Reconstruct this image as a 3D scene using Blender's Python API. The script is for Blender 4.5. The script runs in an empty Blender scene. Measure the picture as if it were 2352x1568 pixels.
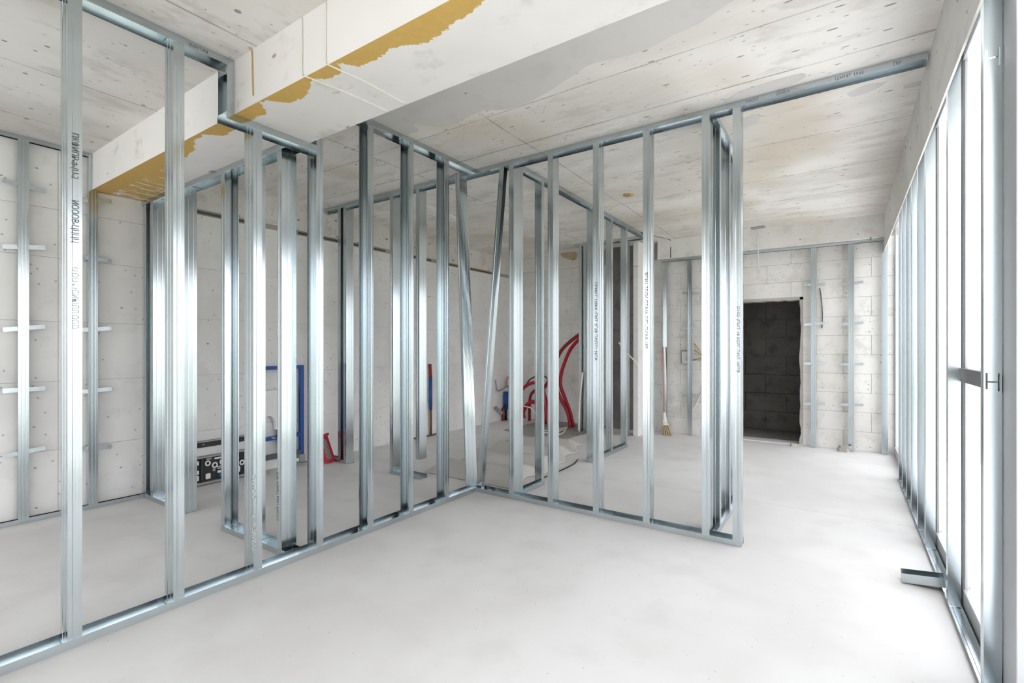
import bpy, bmesh, math, random
from mathutils import Vector, Matrix
random.seed(7)
C = bpy.context.scene.collection
SC = bpy.context.scene

# ------------------------------------------------------------------ camera, sky, exposure
YAW = math.atan2(769.0, 1126.0)
cam_d = bpy.data.cameras.new('camera')
cam_d.sensor_width = 36.0
cam_d.lens = 1126.0 / 2352.0 * 36.0
cam_d.shift_y = 14.0 / 2352.0
cam_d.clip_start = 0.05
cam = bpy.data.objects.new('camera', cam_d)
cam.location = (0, 0, 1.34)
cam.rotation_euler = (math.radians(90), 0, YAW)
C.objects.link(cam)
SC.camera = cam

world = bpy.data.worlds.new('overcast_sky')
SC.world = world
world.use_nodes = True
wn = world.node_tree
bg = wn.nodes['Background']
bg.inputs[0].default_value = (0.965, 0.966, 1.0, 1)
bg.inputs[1].default_value = 1.0

SC.view_settings.view_transform = 'Standard'
SC.view_settings.look = 'None'
SC.view_settings.gamma = 1.0
SC.view_settings.use_curve_mapping = False
SC.view_settings.exposure = 2.0
SC.cycles.max_bounces = 7
SC.cycles.diffuse_bounces = 5
SC.cycles.glossy_bounces = 3
SC.cycles.use_adaptive_sampling = True
SC.cycles.adaptive_threshold = 0.05
SC.cycles.transparent_max_bounces = 12
SC.cycles.use_denoising = True
SC.cycles.caustics_reflective = False
SC.cycles.sample_clamp_indirect = 6.0

# ------------------------------------------------------------------ materials
class NT:
    def __init__(s, name):
        s.m = bpy.data.materials.new(name); s.m.use_nodes = True
        s.t = s.m.node_tree; s.n = s.t.nodes; s.l = s.t.links
        s.b = s.n['Principled BSDF']
        g = s.n.new('ShaderNodeNewGeometry'); s.pos = g.outputs['Position']; s.nor = g.outputs['Normal']
    def link(s, a, b): s.l.new(a, b)
    def put(s, v, sock):
        if hasattr(v, 'is_output'): s.l.new(v, sock)
        else: sock.default_value = v
    def math(s, op, a, b=0.0, c=None, clamp=False):
        n = s.n.new('ShaderNodeMath'); n.operation = op; n.use_clamp = clamp
        s.put(a, n.inputs[0]); s.put(b, n.inputs[1])
        if c is not None: s.put(c, n.inputs[2])
        return n.outputs[0]
    def scale(s, v, k):
        n = s.n.new('ShaderNodeVectorMath'); n.operation = 'MULTIPLY'; s.link(v, n.inputs[0]); n.inputs[1].default_value = k
        return n.outputs[0]
    def flat(s, v, axes):
        q = s.sep(v); n = s.n.new('ShaderNodeCombineXYZ'); s.link(q[axes[0]], n.inputs[0]); s.link(q[axes[1]], n.inputs[1]); s.dim = '2D'
        return n.outputs[0]
    dim = '3D'
    def noise(s, v, sc, det=4, rough=0.55, dist=0.0):
        n = s.n.new('ShaderNodeTexNoise'); n.noise_dimensions = s.dim; s.link(v, n.inputs['Vector'])
        n.inputs['Scale'].default_value = sc; n.inputs['Detail'].default_value = det
        n.inputs['Roughness'].default_value = rough; n.inputs['Distortion'].default_value = dist
        return n.outputs[0]
    def vor(s, v, sc):
        n = s.n.new('ShaderNodeTexVoronoi'); n.voronoi_dimensions = s.dim; s.link(v, n.inputs['Vector']); n.inputs['Scale'].default_value = sc
        return n.outputs['Distance'], n.outputs['Color']
    def sep(s, v):
        n = s.n.new('ShaderNodeSeparateXYZ'); s.link(v, n.inputs[0]); return n.outputs
    def ramp(s, f, lo, hi):
        n = s.n.new('ShaderNodeMapRange'); n.interpolation_type = 'SMOOTHSTEP'
        s.put(f, n.inputs[0]); n.inputs[1].default_value = lo; n.inputs[2].default_value = hi
        return n.outputs[0]
    def mix(s, f, a, b):
        n = s.n.new('ShaderNodeMix'); n.data_type = 'RGBA'; s.put(f, n.inputs[0])
        s.put(a if hasattr(a, 'is_output') else (*a, 1), n.inputs[6]); s.put(b if hasattr(b, 'is_output') else (*b, 1), n.inputs[7])
        return n.outputs[2]
    def bump(s, h, strength=0.3, dist=0.01, prev=None):
        n = s.n.new('ShaderNodeBump'); n.inputs['Strength'].default_value = strength; n.inputs['Distance'].default_value = dist
        s.link(h, n.inputs['Height'])
        if prev: s.link(prev, n.inputs['Normal'])
        return n.outputs[0]
    def done(s, col, rough=0.8, metal=0.0, normal=None):
        s.put(col if hasattr(col, 'is_output') else (*col, 1), s.b.inputs['Base Color'])
        s.put(rough, s.b.inputs['Roughness']); s.put(metal, s.b.inputs['Metallic'])
        if normal: s.link(normal, s.b.inputs['Normal'])
        return s.m

def plain(name, col, rough=0.5, metal=0.0, var=0.08):
    t = NT(name)
    f = t.noise(t.pos, 9, 3)
    c = t.mix(f, tuple(v * (1 - var) for v in col), tuple(min(1, v * (1 + var)) for v in col))
    return t.done(c, rough, metal)

def concrete(name, light, dark, pits=(10, 0.13, 0.72), stretch=(1, 1), lines=None, warm=None, bumpy=0.25, pitcol=(0.16, 0.145, 0.12), streak=0.5, axes=(0, 2), fine=True):
    t = NT(name)
    xyz = t.sep(t.pos)
    base = t.flat(t.pos, axes)
    p = t.scale(base, (*stretch, 1))
    big = t.noise(p, 0.9, 3, 0.6)
    b = t.noise(p, 4.2, 4, 0.68, 0.0)
    col = t.mix(t.ramp(big, 0.36, 0.66), light, tuple(0.55 * l + 0.45 * d for l, d in zip(light, dark)))
    col = t.mix(t.math('MULTIPLY', t.ramp(b, 0.50, 0.72), streak), col, dark)
    if warm:
        col = t.mix(t.math('MULTIPLY', t.ramp(t.noise(base, 0.55, 2, 0.6), 0.52, 0.75), 0.6), col, warm)
    d, vc = t.vor(t.scale(p, (1, 1.7, 1)), pits[0])
    sx = t.sep(vc)
    pt = t.math('MULTIPLY', t.math('LESS_THAN', d, t.math('MULTIPLY', sx[1], pits[1] * 1.25)), t.math('GREATER_THAN', sx[0], pits[2]))
    if fine:
        d2, vc2 = t.vor(p, pits[0] * 3.1)
        pit2 = t.math('MULTIPLY', t.math('LESS_THAN', d2, 0.13), t.math('GREATER_THAN', t.sep(vc2)[2], 0.92))
        pt = t.math('MAXIMUM', pt, t.math('MULTIPLY', pit2, 0.6))
    col = t.mix(t.math('MULTIPLY', pt, 0.75), col, pitcol)
    if lines:
        wob = t.math('MULTIPLY', t.math('SUBTRACT', big, 0.5), 0.05)
        tot = None
        for ax, val, wid in lines:
            m = t.math('LESS_THAN', t.math('ABSOLUTE', t.math('ADD', t.math('SUBTRACT', xyz[ax], val), wob)), wid)
            tot = m if tot is None else t.math('MAXIMUM', tot, m)
        tot = t.math('MULTIPLY', tot, t.math('ADD', t.math('MULTIPLY', t.ramp(b, 0.34, 0.56), 0.6), 0.35))
        col = t.mix(t.math('MULTIPLY', tot, 0.62), col, tuple(v * 0.38 for v in dark))
    return t.done(col, 0.88, 0.0, t.bump(t.noise(p, 11, 2, 0.6), bumpy, 0.012) if bumpy else None)

M = {}
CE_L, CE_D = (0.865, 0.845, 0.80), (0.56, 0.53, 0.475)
M['ceiling'] = concrete('board_marked_ceiling_concrete', CE_L, CE_D, (8, 0.10, 0.70), (0.55, 1.25), axes=(0, 1), lines=
    [(1, 3.36, .007), (1, 4.50, .005), (1, 5.42, .006), (1, 6.28, .006), (1, 2.82, .005), (0, -2.15, .006), (0, -3.42, .006), (1, 7.05, .005)],
    warm=(0.60, 0.52, 0.40))
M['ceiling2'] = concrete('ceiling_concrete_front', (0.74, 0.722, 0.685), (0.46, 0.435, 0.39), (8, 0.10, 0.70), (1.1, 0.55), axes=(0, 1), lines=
    [(0, -3.89, .006), (0, -2.62, .006), (0, -4.75, .005)], warm=(0.58, 0.52, 0.42))
M['wall'] = concrete('grey_wall_concrete', (0.90, 0.895, 0.885), (0.74, 0.73, 0.715), (5.5, 0.055, 0.74), streak=0.35, bumpy=0.15, axes=(1, 2))
M['wall_band'] = concrete('rough_band_concrete', (0.80, 0.78, 0.74), (0.54, 0.51, 0.46), (6, 0.12, 0.66), streak=0.6, axes=(1, 2))
M['block'] = concrete('whitewashed_blockwork', (0.86, 0.85, 0.825), (0.66, 0.635, 0.59), (8, 0.07, 0.78), streak=0.6, bumpy=0.45)
M['mortar'] = concrete('mortar', (0.52, 0.49, 0.45), (0.36, 0.33, 0.29), (9, 0.14, 0.6), bumpy=0.4)
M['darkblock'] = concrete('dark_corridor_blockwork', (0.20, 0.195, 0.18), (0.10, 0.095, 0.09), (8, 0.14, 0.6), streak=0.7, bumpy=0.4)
M['patch'] = concrete('smooth_cement_patch', (0.66, 0.645, 0.615), (0.56, 0.55, 0.52), (4, 0.05, 0.8), streak=0.4, bumpy=0, axes=(0, 1), fine=False)
M['lintel'] = concrete('painted_lintel_concrete', (0.78, 0.77, 0.74), (0.62, 0.60, 0.56), (5, 0.10, 0.7), bumpy=0, axes=(1, 2), fine=False)
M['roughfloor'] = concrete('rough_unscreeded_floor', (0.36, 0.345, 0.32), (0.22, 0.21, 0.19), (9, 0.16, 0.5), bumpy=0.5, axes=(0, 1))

def floor_mat():
    t = NT('troweled_screed')
    xyz = t.sep(t.pos); P = t.flat(t.pos, (0, 1))
    a = t.ramp(t.noise(P, 0.8, 3, 0.55), 0.35, 0.68)
    b = t.ramp(t.noise(P, 3.2, 4, 0.62), 0.45, 0.75)
    col = t.mix(a, (0.79, 0.79, 0.79), (0.72, 0.716, 0.71))
    col = t.mix(t.math('MULTIPLY', b, 0.35), col, (0.67, 0.662, 0.655))
    d, vc = t.vor(P, 9)
    sp = t.math('MULTIPLY', t.math('LESS_THAN', d, 0.035), t.math('GREATER_THAN', t.sep(vc)[0], 0.8))
    col = t.mix(t.math('MULTIPLY', sp, 0.4), col, (0.35, 0.33, 0.30))
    wob = t.math('MULTIPLY', t.math('SUBTRACT', t.noise(P, 2, 3), 0.5), 0.03)
    ln = t.math('LESS_THAN', t.math('ABSOLUTE', t.math('ADD', t.math('SUBTRACT', xyz[1], 4.72), wob)), 0.004)
    ln = t.math('MULTIPLY', ln, t.math('GREATER_THAN', xyz[0], -2.2))
    col = t.mix(t.math('MULTIPLY', ln, 0.5), col, (0.42, 0.41, 0.40))
    h = t.noise(P, 7, 2, 0.6)
    r = t.math('ADD', t.math('MULTIPLY', a, 0.15), 0.5)
    return t.done(col, r, 0.0, t.bump(h, 0.10, 0.01))
M['floor'] = floor_mat()

def beam_mat():
    t = NT('beam_concrete_with_ochre_primer')
    xyz = t.sep(t.pos)
    p = t.scale(t.pos, (0.8, 1, 1))
    a = t.ramp(t.noise(p, 1.0, 3, 0.6), 0.36, 0.66)
    b = t.noise(p, 4.5, 4, 0.65)
    col = t.mix(a, (0.86, 0.845, 0.815), (0.79, 0.775, 0.74))
    col = t.mix(t.math('MULTIPLY', t.ramp(b, 0.55, 0.76), 0.5), col, (0.45, 0.42, 0.36))
    d, vc = t.vor(t.scale(p, (0.7, 1.6, 1)), 6)
    s = t.sep(vc)
    pit = t.math('MULTIPLY', t.math('LESS_THAN', d, t.math('MULTIPLY', s[1], 0.15)), t.math('GREATER_THAN', s[0], 0.68))
    col = t.mix(t.math('MULTIPLY', pit, 0.7), col, (0.25, 0.19, 0.11))
    rust = t.math('MULTIPLY', t.ramp(t.noise(t.scale(t.pos, (1, 3, 1)), 2.4, 4, 0.7), 0.63, 0.74), 0.55)
    low = t.math('LESS_THAN', t.sep(t.nor)[2], -0.5)
    col = t.mix(t.math('MULTIPLY', rust, low), col, (0.42, 0.27, 0.12))
    # ochre primer left along the front arris, width varying along the beam
    u = t.math('DIVIDE', t.math('ADD', xyz[0], 5.3), 4.4, clamp=True)
    fc = t.n.new('ShaderNodeFloatCurve'); t.link(u, fc.inputs['Value'])
    pts = [(-5.3, .36), (-4.8, .36), (-4.5, .30), (-4.0, .17), (-3.55, .09), (-3.40, .03), (-3.28, .02), (-3.2, .11), (-3.0, .10), (-2.87, .09), (-2.68, .09),
           (-2.60, .015), (-2.55, .02), (-2.46, .10), (-2.3, .10), (-2.2, .05), (-2.15, .02), (-2.10, .08), (-2.0, .075), (-1.94, .01), (-1.88, .10), (-1.72, .085),
           (-1.62, .09), (-1.5, .14), (-1.4, .13), (-1.28, .11), (-1.15, .09), (-1.05, .03), (-0.9, 0)]
    cv = fc.mapping.curves[0]
    while len(cv.points) < len(pts): cv.points.new(0.5, 0.5)
    for q, (x, w) in zip(cv.points, pts):
        q.location = ((x + 5.3) / 4.4, w / 0.4); q.handle_type = 'VECTOR'
    fc.mapping.update()
    wdt = t.math('MULTIPLY', fc.outputs[0], 0.4)
    jag = t.math('MULTIPLY', t.math('SUBTRACT', t.noise(t.pos, 13, 5, 0.75), 0.5), 0.10)
    dist = t.math('ADD', t.math('SUBTRACT', xyz[1], 1.40), jag)
    ylw = t.math('MULTIPLY', t.math('LESS_THAN', dist, wdt), t.math('GREATER_THAN', fc.outputs[0], 0.04))
    # scraped stripes where the primer is wide
    st = t.math('MULTIPLY', t.math('GREATER_THAN', t.noise(t.scale(t.pos, (14, 2.5, 1)), 1.6, 3, 0.7), 0.56),
                t.math('GREATER_THAN', t.math('SUBTRACT', xyz[1], 1.40), 0.13))
    ylw = t.math('MULTIPLY', ylw, t.math('SUBTRACT', 1.0, st))
    ylw = t.math('MULTIPLY', ylw, low)
    yc = t.mix(t.noise(t.pos, 30, 3), (0.56, 0.35, 0.085), (0.66, 0.44, 0.14))
    col = t.mix(ylw, col, yc)
    return t.done(col, 0.85, 0, t.bump(t.noise(p, 11, 2, 0.6), 0.25, 0.012))
M['beam'] = beam_mat()

def zinc(name, col, rough, spangle=0.05):
    t = NT(name)
    g = t.noise(t.scale(t.pos, (1, 1, 0.25)), 5, 2, 0.6)
    c = t.mix(t.ramp(g, 0.35, 0.7), col, tuple(v * (1 - spangle) for v in col))
    return t.done(c, t.math('ADD', t.math('MULTIPLY', g, 0.08), rough - 0.04), 1.0)
M['zinc'] = zinc('galvanised_steel', (0.575, 0.635, 0.66), 0.19)
M['zinc2'] = zinc('galvanised_steel_dull', (0.57, 0.625, 0.645), 0.28)
M['alu'] = plain('grey_window_aluminium', (0.50, 0.51, 0.53), 0.4, 0.3)
M['aludark'] = plain('dark_window_rail', (0.20, 0.20, 0.20), 0.5)
M['ink'] = plain('faded_print_ink', (0.14, 0.16, 0.18), 0.7)
M['inklight'] = plain('pale_print_ink', (0.45, 0.48, 0.50), 0.7)
M['blue'] = plain('blue_powder_coat', (0.012, 0.075, 0.33), 0.4)
M['bluecap'] = plain('blue_plastic', (0.02, 0.20, 0.55), 0.4)
M['white'] = plain('white_plastic', (0.82, 0.82, 0.81), 0.4)
M['black'] = plain('black_plastic', (0.018, 0.019, 0.019), 0.45)
M['grey'] = plain('grey_plastic', (0.34, 0.35, 0.35), 0.5)
M['darkgrey'] = plain('dark_grey_steel', (0.08, 0.09, 0.095), 0.45)
M['red'] = plain('red_plastic', (0.45, 0.014, 0.03), 0.42)
M['redd'] = plain('dark_red_conduit', (0.30, 0.02, 0.025), 0.5)
M['brown'] = plain('rusty_pipe', (0.16, 0.09, 0.05), 0.7)
M['wood'] = plain('raw_timber', (0.50, 0.40, 0.26), 0.7)
M['foam'] = plain('ochre_foam', (0.52, 0.36, 0.13), 0.9, var=0.3)
M['wire'] = plain('white_cable_jacket', (0.78, 0.76, 0.71), 0.5)
M['sheet'] = plain('grey_dust_sheet', (0.55, 0.535, 0.51), 0.75, var=0.06)
M['straw'] = plain('broom_bristle', (0.55, 0.44, 0.28), 0.9, var=0.25)
M['pink'] = plain('pink_wire', (0.62, 0.33, 0.28), 0.5)
M['land'] = plain('hazy_fields', (0.56, 0.57, 0.50), 0.9, var=0.2)

def glass():
    m = bpy.data.materials.new('window_glass'); m.use_nodes = True
    n = m.node_tree.nodes; l = m.node_tree.links
    n.remove(n['Principled BSDF'])
    tr = n.new('ShaderNodeBsdfTransparent'); tr.inputs[0].default_value = (0.99, 0.995, 0.995, 1)
    gl = n.new('ShaderNodeBsdfGlossy'); gl.inputs['Roughness'].default_value = 0.02
    lw = n.new('ShaderNodeLayerWeight'); lw.inputs[0].default_value = 0.25
    fr = n.new('ShaderNodeMath'); fr.operation = 'MULTIPLY_ADD'; l.new(lw.outputs['Facing'], fr.inputs[0]); fr.inputs[1].default_value = 0.12; fr.inputs[2].default_value = 0.02
    mx = n.new('ShaderNodeMixShader'); l.new(fr.outputs[0], mx.inputs[0]); l.new(tr.outputs[0], mx.inputs[1]); l.new(gl.outputs[0], mx.inputs[2])
    l.new(mx.outputs[0], n['Material Output'].inputs[0])
    return m
M['glass'] = glass()

# ------------------------------------------------------------------ helpers
WM = {}     # world matrices of the placed objects
def link(name, me, mat=None, parent=None):
    o = bpy.data.objects.new(name, me); C.objects.link(o)
    if mat and me and not me.materials: me.materials.append(M[mat])
    if parent:
        o.parent = parent; o.matrix_parent_inverse = WM.get(parent.name, Matrix.Identity(4)).inverted()
    return o
def setw(o, m):
    o.matrix_basis = m; WM[o.name] = m.copy()
def tag(o, label, cat=None, group=None, kind=None):
    o['label'] = label
    if cat: o['category'] = cat
    if group: o['group'] = group
    if kind: o['kind'] = kind
    return o
def thing(name, label, cat, loc=(0, 0, 0), group=None, kind=None):
    o = bpy.data.objects.new(name, None); C.objects.link(o); o.location = loc
    o.empty_display_size = 0.1; WM[o.name] = Matrix.Translation(loc)
    return tag(o, label, cat, group, kind or 'thing')
class MB:
    def __init__(s): s.v = []; s.f = []
    def add(s, vs, fs):
        k = len(s.v); s.v += [tuple(v) for v in vs]; s.f += [tuple(i + k for i in f) for f in fs]; return s
    def box(s, x0, x1, y0, y1, z0, z1):
        vs = [(x, y, z) for z in (z0, z1) for y in (y0, y1) for x in (x0, x1)]
        return s.add(vs, [(0, 2, 3, 1), (4, 5, 7, 6), (0, 1, 5, 4), (2, 6, 7, 3), (0, 4, 6, 2), (1, 3, 7, 5)])
    def tube(s, pts, r, n=8, close=True):
        P = [Vector(p) for p in pts]; rr = r if isinstance(r, (list, tuple)) else [r] * len(P)
        vs = []; up = Vector((0.13, 0.27, 0.95)).normalized()
        for i, p in enumerate(P):
            t = (P[min(i + 1, len(P) - 1)] - P[max(i - 1, 0)]).normalized()
            a = t.cross(up)
            if a.length < 1e-3: a = t.cross(Vector((1, 0, 0)))
            a.normalize(); b = t.cross(a)
            vs += [p + rr[i] * (math.cos(2 * math.pi * k / n) * a + math.sin(2 * math.pi * k / n) * b) for k in range(n)]
        fs = [(i * n + k, i * n + (k + 1) % n, (i + 1) * n + (k + 1) % n, (i + 1) * n + k) for i in range(len(P) - 1) for k in range(n)]
        fs += [tuple(range(n))[::-1], tuple(range((len(P) - 1) * n, len(P) * n))]
        return s.add(vs, fs)
    def prism(s, poly, z0, z1, ax=2):
        # poly in the two other axes (cyclic order), extruded along ax
        n = len(poly)
        def mk(a, b, z): return {2: (a, b, z), 0: (z, a, b), 1: (a, z, b)}[ax]
        vs = [mk(a, b, z0) for a, b in poly] + [mk(a, b, z1) for a, b in poly]
        fs = [tuple(range(n))[::-1], tuple(range(n, 2 * n))] + [(i, (i + 1) % n, (i + 1) % n + n, i + n) for i in range(n)]
        return s.add(vs, fs)
    def torus(s, c, R, r, axis=0, n=16, m=6, sy=1.0):
        vs = []
        for i in range(n):
            a = 2 * math.pi * i / n
            for j in range(m):
                b = 2 * math.pi * j / m
                d = R + r * math.cos(b); e = r * math.sin(b)
                q = [0, 0, 0]; q[axis] = e; q[(axis + 1) % 3] = d * math.cos(a); q[(axis + 2) % 3] = d * math.sin(a) * sy
                vs.append((c[0] + q[0], c[1] + q[1], c[2] + q[2]))
        fs = [(i * m + j, ((i + 1) % n) * m + j, ((i + 1) % n) * m + (j + 1) % m, i * m + (j + 1) % m) for i in range(n) for j in range(m)]
        return s.add(vs, fs)
    def mesh(s, name, fix=True, smooth=False):
        me = bpy.data.meshes.new(name); me.from_pydata(s.v, [], s.f); me.update()
        if fix:
            bm = bmesh.new(); bm.from_mesh(me); bmesh.ops.recalc_face_normals(bm, faces=bm.faces); bm.to_mesh(me); bm.free()
        if smooth:
            for p in me.polygons: p.use_smooth = True
        return me
    def build(s, name, mat, parent=None, smooth=False, bevel=0):
        o = link(name, s.mesh(name, smooth=smooth), mat, parent)
        if bevel:
            b = o.modifiers.new('bevel', 'BEVEL'); b.width = bevel; b.segments = 2; b.limit_method = 'ANGLE'
        return o
def box(name, mat, x0, x1, y0, y1, z0, z1, parent=None, bevel=0):
    return MB().box(x0, x1, y0, y1, z0, z1).build(name, mat, parent, bevel=bevel)
def smoothpath(pts, n=8):
    P = [Vector(p) for p in pts]; out = []
    for i in range(len(P) - 1):
        a = P[max(i - 1, 0)]; b = P[i]; c = P[i + 1]; d = P[min(i + 2, len(P) - 1)]
        for k in range(n):
            t = k / n
            out.append(0.5 * ((2 * b) + (c - a) * t + (2 * a - 5 * b + 4 * c - d) * t * t + (3 * b - a - 3 * c + d) * t ** 3))
    out.append(P[-1]); return out
def struct(o, label=None):
    o['kind'] = 'structure'
    if label: o['label'] = label
    return o

# folded steel sections: a centre line given a thickness and drawn along z
def section(cl, th, L, taper=None):
    P = [Vector((a, b, 0)) for a, b in cl]; n = len(P)
    off = []
    for i in range(n):
        t1 = (P[i] - P[i - 1]).normalized() if i > 0 else None
        t2 = (P[i + 1] - P[i]).normalized() if i < n - 1 else None
        t1 = t1 or t2; t2 = t2 or t1
        n1 = Vector((-t1.y, t1.x, 0)); n2 = Vector((-t2.y, t2.x, 0))
        m = (n1 + n2); m.normalize(); k = 1 / max(0.35, m.dot(n1))
        off.append(m * k * th / 2)
    ring = [P[i] + off[i] for i in range(n)] + [P[i] - off[i] for i in reversed(range(n))]
    m = MB(); N = len(ring)
    vs = [(p.x, p.y, 0) for p in ring] + [(p.x, p.y, L) for p in ring]
    fs = [(i, (i + 1) % N, (i + 1) % N + N, i + N) for i in range(N)]
    fs += [(i, i + 1, N - 2 - i, N - 1 - i) for i in range(n - 1)]
    fs += [(i + N, N - 1 - i + N, N - 2 - i + N, i + 1 + N) for i in range(n - 1)]
    m.add(vs, fs); return m
def c_line(d, w, lip=0.008, g=0.0014):
    # u: flange direction (web at u=0, mouth at u=w); v: depth 0..d
    fl = lambda v, s: [(0.30 * w, v), (0.36 * w, v + s * 0.0012), (0.62 * w, v + s * 0.0012), (0.68 * w, v)]
    web = [(0, 0)]
    for a in ((0.26, 0.62) if d > .055 else ()):
        web += [(0, a * d), (g, a * d + g), (g, (a + .12) * d - g), (0, (a + .12) * d)]
    web += [(0, d)]
    return [(w, lip), (w, 0)] + fl(0, 1)[::-1] + web + fl(d, -1) + [(w, d), (w, d - lip)]
_cache = {}
def stud_mesh(d, w, L, mat='zinc'):
    k = ('s', d, w, round(L, 3), mat)
    if k not in _cache:
        m = section(c_line(d, w), 0.0012, L).mesh('stud'); m.materials.append(M[mat]); _cache[k] = m
    return _cache[k]
def frame_matrix(o, u, v, flip=False):
    U = Vector(u); V = Vector(v); Z = Vector((0, 0, 1))
    m = Matrix(((U.x, V.x, Z.x), (U.y, V.y, Z.y), (U.z, V.z, Z.z))).to_4x4(); m.translation = Vector(o)
    return m
def put_stud(parent, o, u, v, d, w, z0, z1, mat='zinc', name='stud'):
    """o: corner (x, y) of the web with the visible flange; u: towards the mouth; v: into the depth."""
    ob = link(name, stud_mesh(d, w, z1 - z0, mat), None, parent)
    setw(ob, frame_matrix((o[0], o[1], z0), (*u, 0), (*v, 0)))
    return ob
def track(parent, a, b, v, d, z, up=1, h=0.04, mat='zinc', name='floor_track'):
    """U track from a to b (x, y), depth d along v, lying at z, mouth up (1) or down (-1)."""
    A = Vector((*a, 0)); B = Vector((*b, 0)); T = (B - A).normalized(); L = (B - A).length; e = 0.0015
    cl = [(-e, h), (-e, 0.0006), (0.3 * d, 0.0006), (0.33 * d, 0.002), (0.67 * d, 0.002), (0.7 * d, 0.0006), (d + e, 0.0006), (d + e, h)]
    me = section(cl, 0.0012, L).mesh(name); me.materials.append(M[mat])
    ob = link(name, me, None, parent)
    V = Vector((*v, 0)); U = Vector((0, 0, up))
    m = Matrix(((V.x, U.x, T.x), (V.y, U.y, T.y), (V.z, U.z, T.z))).to_4x4(); m.translation = Vector((a[0], a[1], z))
    setw(ob, m)
    return ob

def lettering(parent, body, size, loc, rot, mat='ink', sx=1.0):
    cu = bpy.data.curves.new('lettering', 'FONT'); cu.body = body; cu.size = size; cu.extrude = 0.0003; cu.resolution_u = 2
    to = bpy.data.objects.new('lettering', cu); C.objects.link(to)
    dg = bpy.context.evaluated_depsgraph_get(); dg.update()
    me = bpy.data.meshes.new_from_object(to.evaluated_get(dg)); bpy.data.objects.remove(to)
    me.materials.clear(); me.materials.append(M[mat])
    o = link('lettering', me, None, parent)
    setw(o, Matrix.Translation(loc) @ rot @ Matrix.Diagonal((sx, 1, 1, 1)))
    return o
def rot_cols(x, y):
    X = Vector(x); Y = Vector(y); Z = X.cross(Y)
    return Matrix(((X.x, Y.x, Z.x), (X.y, Y.y, Z.y), (X.z, Y.z, Z.z))).to_4x4()
DOWN_X = rot_cols((0, 0, -1), (0, 1, 0))     # reads downwards on a face looking to +x
UP_X = rot_cols((0, 0, 1), (0, -1, 0))
DOWN_Y = rot_cols((0, 0, -1), (1, 0, 0))     # on a face looking to -y
UP_Y = rot_cols((0, 0, 1), (-1, 0, 0))

# ------------------------------------------------------------------ the setting
ZC = 3.0      # slab behind the beam
ZF = 2.955    # slab in front of the beam
XL = -5.25    # concrete wall on the left
YB = 7.80     # wall at the back
YN = -2.6     # wall behind the viewer
struct(box('floor', 'floor', XL - .2, 0.62, YN - .2, YB + .3, -0.2, 0), 'pale grey troweled screed floor')
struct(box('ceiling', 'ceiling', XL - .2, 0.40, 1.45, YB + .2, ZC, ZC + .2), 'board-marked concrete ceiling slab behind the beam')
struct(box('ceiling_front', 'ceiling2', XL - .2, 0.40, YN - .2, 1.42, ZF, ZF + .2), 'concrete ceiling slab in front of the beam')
BY0, BY1, BZ = 1.40, 1.87, 2.655
struct(box('ceiling_beam', 'beam', XL - .1, 0.40, BY0, BY1, BZ, ZC + .1), 'concrete downstand beam with ochre primer along its edge')

# cement smear on the slab behind the beam (its own thin skim)
edge = [(-2.987, 2.505), (-2.86, 2.67), (-2.781, 2.692), (-2.70, 2.69), (-2.66, 2.60), (-2.619, 2.624), (-2.523, 2.733), (-2.40, 2.76), (-2.225, 2.727), (-2.10, 2.72), (-1.964, 2.789),
        (-1.80, 2.80), (-1.634, 2.766), (-1.50, 2.72), (-1.364, 2.673), (-1.25, 2.63), (-1.127, 2.644), (-1.0, 2.67), (-0.88, 2.665), (-0.76, 2.63), (-0.637, 2.612), (-0.499, 2.55), (-0.3, 2.45), (-0.1, 2.2), (0.0, 1.9)]
ceil = bpy.data.objects['ceiling']
pp = [tuple(p)[:2] for p in smoothpath([(x, y, 0) for x, y in edge], 4)] + [(0.0, 1.88), (-3.0, 1.88)]
MB().prism(pp, ZC - 0.004, ZC + 0.002).build('cement_skim', 'patch', ceil)['label'] = 'smooth grey cement skim with a wavy edge beside the beam'

for q in [[(-0.731, 3.594), (-0.6, 3.473), (-0.417, 3.438), (-0.228, 3.437), (-0.222, 3.511), (-0.358, 3.572), (-0.545, 3.627), (-0.663, 3.678)], [(-0.625, 3.876), (-0.511, 3.874), (-0.543, 3.999), (-0.65, 4.029)], [(0.0, 3.882), (0.102, 3.824), (0.192, 3.854), (0.15, 3.92), (0.036, 3.954)], [(0.296, 3.956), (0.392, 3.966), (0.386, 4.018), (0.311, 4.017)]]:
    q2 = [tuple(p)[:2] for p in smoothpath([(x, y, 0) for x, y in q + q[:1]], 4)][:-1]
    MB().prism(q2, ZC - 0.002, ZC + 0.002).build('cement_skim', 'patch', ceil)

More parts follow.
